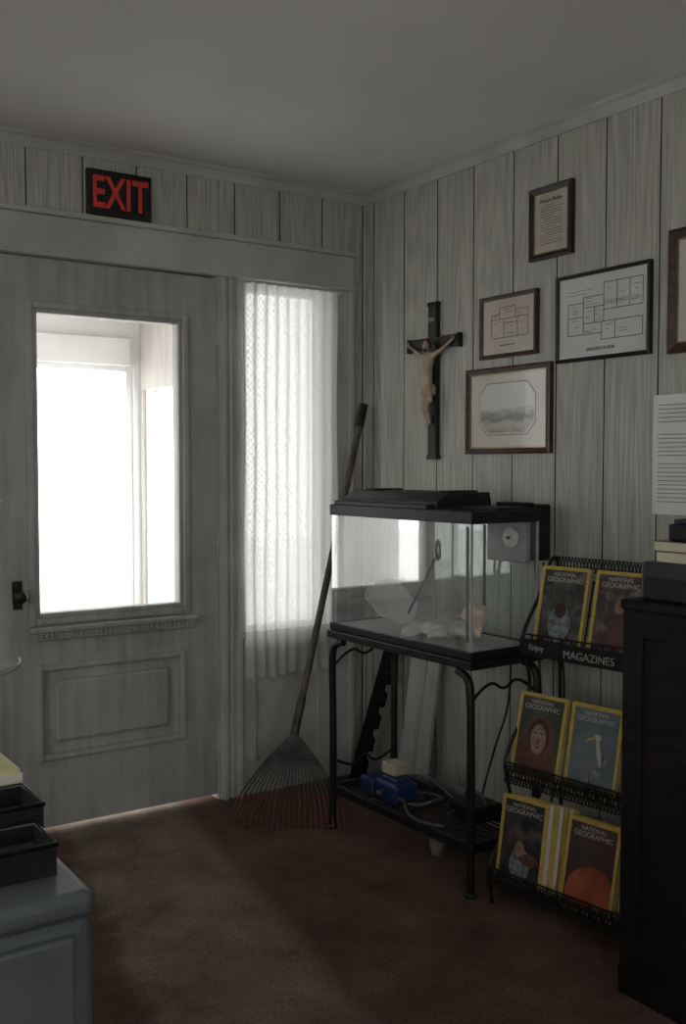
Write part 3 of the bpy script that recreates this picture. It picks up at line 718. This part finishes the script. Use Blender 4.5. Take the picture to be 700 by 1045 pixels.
def plank(name, base, top, w_dir, w, t, mat, notch=0):
    base = Vector(base); top = Vector(top); ax = (top - base); L_ = ax.length; ax.normalize()
    wd = Vector(w_dir); wd = (wd - ax * wd.dot(ax)).normalized(); nd = ax.cross(wd).normalized()
    if notch:
        prof = [(0, 0), (w, 0)]
        for k in range(notch):
            h0 = L_ * (k + .3) / notch; h1 = L_ * (k + .75) / notch
            prof += [(w, h0), (w * .68, h0 + .012), (w * .68, h1 - .012), (w, h1)]
        prof += [(w, L_), (0, L_)]
    else: prof = [(0, 0), (w, 0), (w, L_), (0, L_)]
    r2 = root(name, base)
    prism('board', [base + wd * a_ + ax * b_ for a_, b_ in prof], nd * t, mat, r2, bevel=.0015)
plank('notched_stair_board', (-.16, -.10, .004), (-.055, -.25, .66), (0, -1, 0), .085, .016, M_blackwood, 7)
plank('shelf_board', (-.11, -.36, .0), (-.03, -.37, .62), (0, -1, 0), .10, .015, M_trim)
plank('shelf_board', (-.13, -.48, .0), (-.035, -.49, .66), (0, -1, 0), .07, .015, M_white)

# ------------------------------------------------------------ leaf rake
rk = root('leaf_rake', (-.56, -.33, 0))
topP = Vector((-.100, -.125, 1.55)); neck = Vector((-.545, -.325, .345))
tubes('handle', [[tuple(topP), tuple(neck)]], .0135, M_pole, rk, res=4)
dirv = (neck - topP).normalized()
tubes('grip_cap', [[tuple(topP - dirv * .01), tuple(topP + dirv * .09)]], .018, M_black, rk, res=4)
tubes('ferrule', [[tuple(neck - dirv * .10), tuple(neck + dirv * .04)]], .016, M_fan, rk, res=4)
tl = Vector((-.77, -.235, .012)); tr_ = Vector((-.44, -.50, .012))
tin = []; tips = []; n = 22; spring = []
out = Vector((-.55, -.70, 0)).normalized()
start = neck + dirv * .03
for k in range(n):
    u = k / (n - 1); tip = tl.lerp(tr_, u)
    bow = math.sin(u * math.pi)
    tip = tip + out * .03 * bow
    mid = start.lerp(tip, .5) + Vector((0, 0, .045))
    m2 = start.lerp(tip, .84) + Vector((0, 0, .045)) + out * .012
    tin.append([tuple(start), tuple(start.lerp(mid, .5)), tuple(mid), tuple(m2)])
    tips.append([tuple(m2), tuple(tip + out * .05 + Vector((0, 0, .026))), tuple(tip + out * .062 + Vector((0, 0, -.004)))])
    spring.append(tuple(start.lerp(tip, .42) + Vector((0, 0, .04))))
tubes('tines', tin, .0036, M_fan, rk)
tubes('tine_tips', tips, .0040, M_redrust, rk)
tubes('spring_bar', [spring], .006, M_fan, rk)
prism('fan_plate', [tuple(start), tuple(start.lerp(tl, .24) + Vector((0, 0, .02))), tuple(start.lerp(tl.lerp(tr_, .5), .28) + Vector((0, 0, .02))), tuple(start.lerp(tr_, .24) + Vector((0, 0, .02)))], out * .003, M_fan, rk)

# ------------------------------------------------------------ magazine rack
RA = math.radians(-82.5)
mk = root('magazine_rack', (-.470, -1.312, 0), (0, 0, RA))
RW = .50
tiers = [(.000, .075, .10), (.075, .375, .10), (.155, .755, .10)]
paths = []
for (ty, tz, td) in tiers:
    paths += [[(0, ty, tz), (RW, ty, tz)], [(0, ty + td, tz), (RW, ty + td, tz)], [(0, ty - .012, tz + .045), (RW, ty - .012, tz + .045)], [(0, ty - .008, tz + .022), (RW, ty - .008, tz + .022)],
              [(0, ty + td + .05, tz + .20), (RW, ty + td + .05, tz + .20)], [(0, ty + td + .03, tz + .10), (RW, ty + td + .03, tz + .10)]]
    for k in range(15):
        xx = RW * k / 14
        paths.append([(xx, ty - .012, tz + .045), (xx, ty, tz), (xx, ty + td, tz), (xx, ty + td + .05, tz + .20)])
tubes('wire_shelves', paths, .0028, M_black, mk, smooth=False)
side = []
for xx in (0, RW):
    side.append([(xx, .35, .0), (xx, .33, 1.0), (xx, .30, 1.03), (xx, .27, 1.0), (xx, .245, .93), (xx, .14, .80), (xx, .15, .755), (xx, .20, .60), (xx, .06, .44), (xx, .07, .375), (xx, .12, .24), (xx, -.015, .13), (xx, 0, .07), (xx, .01, .0)])
    side.append([(xx, .34, .40), (xx, .17, .375)])
    side.append([(xx, .34, .77), (xx, .25, .755)])
    side.append([(xx, .35, .08), (xx, .1, .075)])
tubes('side_frames', side, .006, M_black, mk)
def perf(nm, x0, x1, yy, za, zb_):
    pts = [[(x0, yy, za), (x1, yy, za)], [(x0, yy, zb_), (x1, yy, zb_)]]
    n_ = int((x1 - x0) / .012)
    for k in range(n_):
        xa = x0 + k * (x1 - x0) / n_; xb_ = x0 + (k + 1) * (x1 - x0) / n_
        pts.append([(xa, yy, za), (xb_, yy, zb_)]); pts.append([(xb_, yy, za), (xa, yy, zb_)])
    tubes(nm, pts, .0020, M_black, mk, smooth=False, res=1)
perf('top_lattice', 0, RW, .31, .985, 1.025)
perf('lip_lattice_1', 0, RW, -.014, .060, .112)
perf('lip_lattice_2', 0, RW, .062, .360, .412)
box('title_plate', -.005, RW + .005, .135, .140, .735, .788, M_black, mk, bevel=.002)
M_lab = pm('label_lettering', (.40, .38, .34), (.30, .28, .25), rough=.7)
text('title_text', 'MAGAZINES', (.245, .1335, .758), .032, M_lab, (R90, 0, 0), mk, ext=.0008)
text('title_small', 'Enjoy', (.060, .1335, .764), .025, M_lab, (R90, 0, 0), mk, ext=.0008)

def cover_mat(name, cols, scale, dist=0):
    m, nt, b = newmat(name); N = nt.nodes.new; L = nt.links.new; b.inputs['Roughness'].default_value = .35
    tc = N('ShaderNodeTexCoord'); no = N('ShaderNodeTexNoise'); no.inputs['Scale'].default_value = scale; no.inputs['Detail'].default_value = 4; no.inputs['Distortion'].default_value = dist
    L(tc.outputs['Object'], no.inputs['Vector'])
    cr = N('ShaderNodeValToRGB'); L(no.outputs['Fac'], cr.inputs[0]); L(cr.outputs[0], b.inputs['Base Color'])
    n_ = len(cols)
    for i, c in enumerate(cols):
        p = .3 + .4 * i / (n_ - 1)
        if i < 2: e = cr.color_ramp.elements[i]; e.position = p
        else: e = cr.color_ramp.elements.new(p)
        e.color = (*c, 1)
    return m
CM = [cover_mat('cover_moss', [(.02, .02, .02), (.05, .048, .042), (.16, .14, .12)], 26, 1),
      cover_mat('cover_market', [(.03, .02, .03), (.08, .05, .05), (.20, .18, .16)], 30, .6),
      cover_mat('cover_green', [(.03, .038, .032), (.055, .062, .05), (.11, .105, .085)], 9),
      cover_mat('cover_blue', [(.08, .11, .13), (.12, .15, .165), (.20, .22, .23)], 8),
      cover_mat('cover_night', [(.01, .01, .015), (.03, .03, .035), (.14, .08, .07)], 18, .5),
      cover_mat('cover_space', [(.03, .02, .02), (.065, .035, .03), (.11, .06, .05)], 5)]
M_skin = pm('print_skin', (.32, .20, .14), (.18, .11, .08), scale=30, rough=.4)
M_shawl = pm('print_shawl', (.14, .06, .043), (.075, .032, .025), scale=40, rough=.4)
M_planet = pm('print_planet', (.42, .11, .055), (.24, .055, .03), scale=14, rough=.4)
M_heron = pm('print_heron', (.26, .28, .30), (.08, .09, .10), scale=55, rough=.4)
M_wt = pm('print_white', (.50, .48, .42), rough=.4)
def magazine(x0, ty, tz, idx, n=3, tilt=14, dx=0, yaw=0, w=.172, h=.252):
    e = bpy.data.objects.new('magazine_stack_%d' % idx, None); link(e, mk)
    e.location = (x0, ty + .012, tz + .004); e.rotation_euler = (math.radians(-tilt), 0, math.radians(yaw))
    for k in range(n):
        o_ = .0075 * k; s = dx * k
        cm_ = M_yellow if k % 2 == 0 else M_paper
        box('pages', s + .001, s + w - .002, o_ + .0008, o_ + .006, .001, h - .002, M_paperw, e)
        box('cover_back', s, s + w, o_ + .006, o_ + .0066, 0, h, M_yellow, e)
        box('cover_front', s, s + w, o_, o_ + .0008, 0, h, cm_, e)
        box('spine', s - .0008, s, o_, o_ + .0066, 0, h, M_yellow, e)
    box('cover_image', .011, w - .011, -.0006, 0, .011, h - .011, CM[idx], e)
    text('masthead', 'NATIONAL', (w / 2, -.001, h - .024), .0165, M_wt, (R90, 0, 0), e, ext=.0003)
    text('masthead_2', 'GEOGRAPHIC', (w / 2, -.001, h - .041), .0205, M_wt, (R90, 0, 0), e, ext=.0003)
    def el(nm, cx_, cz_, rx, rz, mat, d=.0012, rot=0):
        pts = []
        for k in range(28):
            a_ = 2 * math.pi * k / 28; u_, v_ = rx * math.cos(a_), rz * math.sin(a_)
            pts.append((min(max(cx_ + u_ * math.cos(rot) - v_ * math.sin(rot), .011), w - .011), -d, min(max(cz_ + u_ * math.sin(rot) + v_ * math.cos(rot), .011), h - .011)))
        prism(nm, pts, (0, d * .5, 0), mat, e)
    if idx == 2:
        el('shawl', .086, .075, .066, .112, M_shawl); el('hair', .086, .130, .038, .052, M_hair, .0015); el('face', .086, .120, .028, .044, M_skin, .0018)
        for s in (-1, 1): el('eye', .086 + s * .012, .130, .006, .0028, M_wt, .0022); el('pupil', .086 + s * .012, .130, .0026, .0028, M_ink, .0025); el('brow', .086 + s * .012, .138, .008, .0016, M_hair, .0022)
        el('mouth', .086, .096, .009, .003, M_shawl, .0022)
        el('nose', .087, .112, .0035, .009, M_shawl, .0020)
    elif idx == 3:
        el('heron_body', .095, .075, .026, .060, M_heron, rot=-.6); el('heron_wing', .085, .085, .014, .05, M_inkgrey, .0015, rot=-.5); el('heron_neck', .105, .125, .007, .042, M_wt, .0016, .25); el('heron_head', .098, .165, .012, .008, M_wt, .002, -.4); el('heron_bill', .075, .158, .020, .0026, M_yellow, .0022, .5)
        el('heron_leg', .085, .035, .002, .03, M_ink, .0014); el('branch', .08, .03, .06, .004, M_inkgrey, .0013, .3)
    elif idx == 5:
        el('planet', .10, .045, .085, .085, M_planet)
        el('dark_sphere', .05, .15, .022, .022, M_ink)
    elif idx == 4:
        el('figure', .08, .06, .035, .05, M_heron); el('figure_face', .075, .105, .018, .022, M_skin, .0016); el('mount', .110, .08, .035, .018, M_shawl, .0014)
    elif idx == 0:
        el('figure', .085, .08, .040, .055, M_heron); el('face', .085, .12, .020, .024, M_hair, .0016)
    elif idx == 1:
        el('figure', .09, .08, .03, .065, M_shawl); el('face', .09, .15, .016, .02, M_skin, .0016)
    return e
magazine(.020, .155, .755, 0, 2, 12)
magazine(.215, .155, .755, 1, 2, 12)
magazine(.000, .075, .375, 2, 3, 13)
magazine(.195, .075, .375, 3, 4, 11, .002)
magazine(.008, .000, .075, 4, 7, 10, .012, 3, w=.160)
magazine(.238, .000, .070, 5, 5, 12, .002)

# ------------------------------------------------------------ dark cabinet at right
cb = root('dark_cabinet', (-.3, -2.2, 0))
CX, CY0, CY1, CZ = -.552, -1.862, -2.62, .985
box('carcass', CX + .008, -.022, CY1 + .01, CY0 - .006, .05, CZ - .025, M_blackwood, cb, bevel=.003)
box('top', CX, -.022, CY1, CY0, CZ - .025, CZ, M_blackwood, cb, bevel=.006)
box('plinth', CX + .004, -.03, CY1 + .01, CY0 - .004, 0, .07, M_blackwood, cb, bevel=.004)
boxes('door_rails', [(CX + .002, CX + .012, CY0 - .010, CY0 - .07, .08, CZ - .03), (CX + .002, CX + .012, -2.21, -2.27, .08, CZ - .03), (CX + .002, CX + .012, CY1 + .01, CY1 + .07, .08, CZ - .03),
                     (CX + .002, CX + .012, CY0 - .07, CY1 + .07, .08, .14), (CX + .002, CX + .012, CY0 - .07, CY1 + .07, CZ - .09, CZ - .03)], M_blackwood, cb, bevel=.002)
lathe('knob_1', [(.006, 0), (.006, -.012), (.013, -.018), (.010, -.026)], (CX + .004, -2.20, .55), M_brass, cb, 16, 'X')
lathe('knob_2', [(.006, 0), (.006, -.012), (.013, -.018), (.010, -.026)], (CX + .004, -2.28, .55), M_brass, cb, 16, 'X')
bs = root('book_stack', (-.4, -2.0, .99))
box('ledger_cover', -.51, -.25, -2.22, -1.89, .9855, 1.077, M_darkbook, bs, bevel=.008)
box('ledger_pages', -.513, -.26, -2.21, -1.905, .995, 1.04, M_blackpl, bs)
boxes('paperbacks', [(-.50, -.28, -2.2, -1.93, 1.078, 1.103), (-.49, -.30, -2.19, -1.915, 1.104, 1.127)], M_beige, bs, bevel=.002)
boxes('paperback_covers', [(-.502, -.278, -2.202, -1.928, 1.1025, 1.1042), (-.492, -.298, -2.192, -1.913, 1.1265, 1.1285)], M_brownframe, bs)
box('cash_box', -.48, -.32, -2.18, -1.945, 1.129, 1.170, M_blackpl, bs, bevel=.006)
boxes('pen_tray', [(-.47, -.35, -2.10, -1.955, 1.171, 1.182)], M_darkbook, bs, bevel=.002)

# ------------------------------------------------------------ metal desk at left with items
dk = root('metal_filing_desk', (-2.4, -1.8, 0))
X1, Y0 = -2.010, -2.20
box('top', -2.9, X1, Y0, -1.36, .685, .722, M_cabgrey, dk, bevel=.014, seg=4)
box('body', -2.885, X1 - .0, Y0 + .008, -1.375, .05, .686, M_cabgrey, dk, bevel=.02, seg=4)
boxes('drawer_fronts', [(-2.86, X1 - .03, Y0 - .004, Y0 + .01, .39, .665), (-2.86, X1 - .03, Y0 - .004, Y0 + .01, .09, .37)], M_cabgrey, dk, bevel=.008)
boxes('drawer_pulls', [(-2.52, -2.36, Y0 - .024, Y0 - .002, .60, .62), (-2.52, -2.36, Y0 - .024, Y0 - .002, .30, .32)], M_steel, dk, bevel=.004)
box('plinth', -2.87, X1 - .02, Y0 + .02, -1.40, 0, .05, M_black, dk)
def tray(name, x0, x1, y0, y1, z0, h):
    r3 = root(name, ((x0 + x1) / 2, (y0 + y1) / 2, z0)); t = .004
    boxes('walls', [(x0, x1, y0, y1, z0, z0 + t), (x0, x1, y0, y0 + t, z0 + t, z0 + h), (x0, x1, y1 - t, y1, z0 + t, z0 + h * 1.0), (x0, x0 + t, y0 + t, y1 - t, z0 + t, z0 + h), (x1 - t, x1, y0 + t, y1 - t, z0 + t, z0 + h)], M_blackpl, r3)
    rb = []
    k = x0 + .01
    while k < x1 - .01: rb.append((k, k + .004, y0 - .002, y0, z0 + .006, z0 + h - .006)); k += .012
    boxes('ribs', rb, M_black, r3)
    tubes('rim', [[(x0, y0, z0 + h), (x1, y0, z0 + h), (x1, y1, z0 + h), (x0, y1, z0 + h), (x0, y0, z0 + h)]], .004, M_black, r3, smooth=False)
    return r3
t1 = tray('letter_tray', -2.36, -2.040, -2.12, -2.02, .7225, .045)
box('papers', -2.35, -2.048, -2.11, -2.03, .727, .745, M_darkbook, t1)
t2 = tray('letter_tray', -2.36, -2.022, -2.005, -1.895, .7225, .068)
box('papers', -2.35, -2.030, -1.995, -1.905, .727, .76, M_blackpl, t2)
yb = root('yellow_book', (-2.13, -1.77, .72))
box('cover', -2.26, -2.018, -1.875, -1.665, .7225, .812, M_yellowbk, yb, bevel=.003)
box('pages', -2.258, -2.016, -1.877, -1.668, .728, .806, M_paper, yb)
lm = root('table_lamp', (-2.08, -1.52, .722)); lc = (-2.095, -1.525, .7225)
lathe('base', [(.075, 0), (.078, .008), (.07, .018), (.03, .03), (.018, .05), (.03, .09), (.042, .13), (.03, .17), (.012, .19), (.010, .30)], lc, M_brass, lm, 36)
lathe('shade', [(.172, .205), (.168, .225), (.152, .42), (.147, .52), (.144, .52), (.149, .42), (.165, .225), (.169, .206)], lc, M_cream, lm, 48, cap=False)
lathe('shade_trim', [(.170, .203), (.174, .203), (.174, .213), (.170, .213)], lc, M_trim, lm, 48, cap=False)
lathe('bulb', [(.012, .30), (.014, .33), (.03, .37), (.032, .40), (.018, .43), (.002, .437)], lc, M_paperw, lm, 24)
tubes('harp', [[(lc[0] - .01, lc[1], .99), (lc[0] - .06, lc[1], 1.08), (lc[0], lc[1], 1.24), (lc[0] + .06, lc[1], 1.08), (lc[0] + .01, lc[1], .99)]], .002, M_brass, lm)
tubes('spider', [[(lc[0] - .143, lc[1], 1.235), (lc[0] + .143, lc[1], 1.235)], [(lc[0], lc[1] - .143, 1.235), (lc[0], lc[1] + .143, 1.235)]], .002, M_brass, lm)

# ------------------------------------------------------------ light
w = bpy.data.worlds.new('overcast_sky'); S.world = w; w.use_nodes = True
bg = w.node_tree.nodes['Background']; bg.inputs[0].default_value = (.99, .99, .985, 1); bg.inputs[1].default_value = 4.9
def portal(name, loc, rot, sx, sy):
    l = bpy.data.lights.new(name, 'AREA'); l.shape = 'RECTANGLE'; l.size = sx; l.size_y = sy
    l.cycles.is_portal = True
    o = bpy.data.objects.new(name, l); o.location = loc; o.rotation_euler = rot; S.collection.objects.link(o)
portal('sky_portal_left', (XL - .12, (WY0 + WY1) / 2, (WZ0 + WZ1) / 2), (0, -R90, 0), WZ1 - WZ0, WY1 - WY0)
portal('sky_portal_back', ((BX0 + BX1) / 2, YB - .12, 1.475), (R90, 0, 0), BX1 - BX0, 1.25)  # guides sky light through the added back window
portal('sky_portal_porch', (-1.37, PY + .12, 1.0), (-R90, 0, 0), 2.5, 1.95)
portal('sky_portal_porch_side', (.02, 1.14, 1.32), (0, R90, 0), 1.9, 2.05)
portal('sky_portal_porch_west', (-3.12, 1.2, 1.32), (0, -R90, 0), 1.7, 2.1)

# ------------------------------------------------------------ camera
cam = bpy.data.cameras.new('camera'); co = bpy.data.objects.new('camera', cam); S.collection.objects.link(co)
co.location = (-2.5, -3.54, 1.31)
co.rotation_euler = (math.radians(90 - 2.6), 0, math.radians(-33.95))
cam.sensor_fit = 'VERTICAL'; cam.sensor_height = 36; cam.lens = 36 * 1036 / 1045
cam.clip_start = .05
S.camera = co
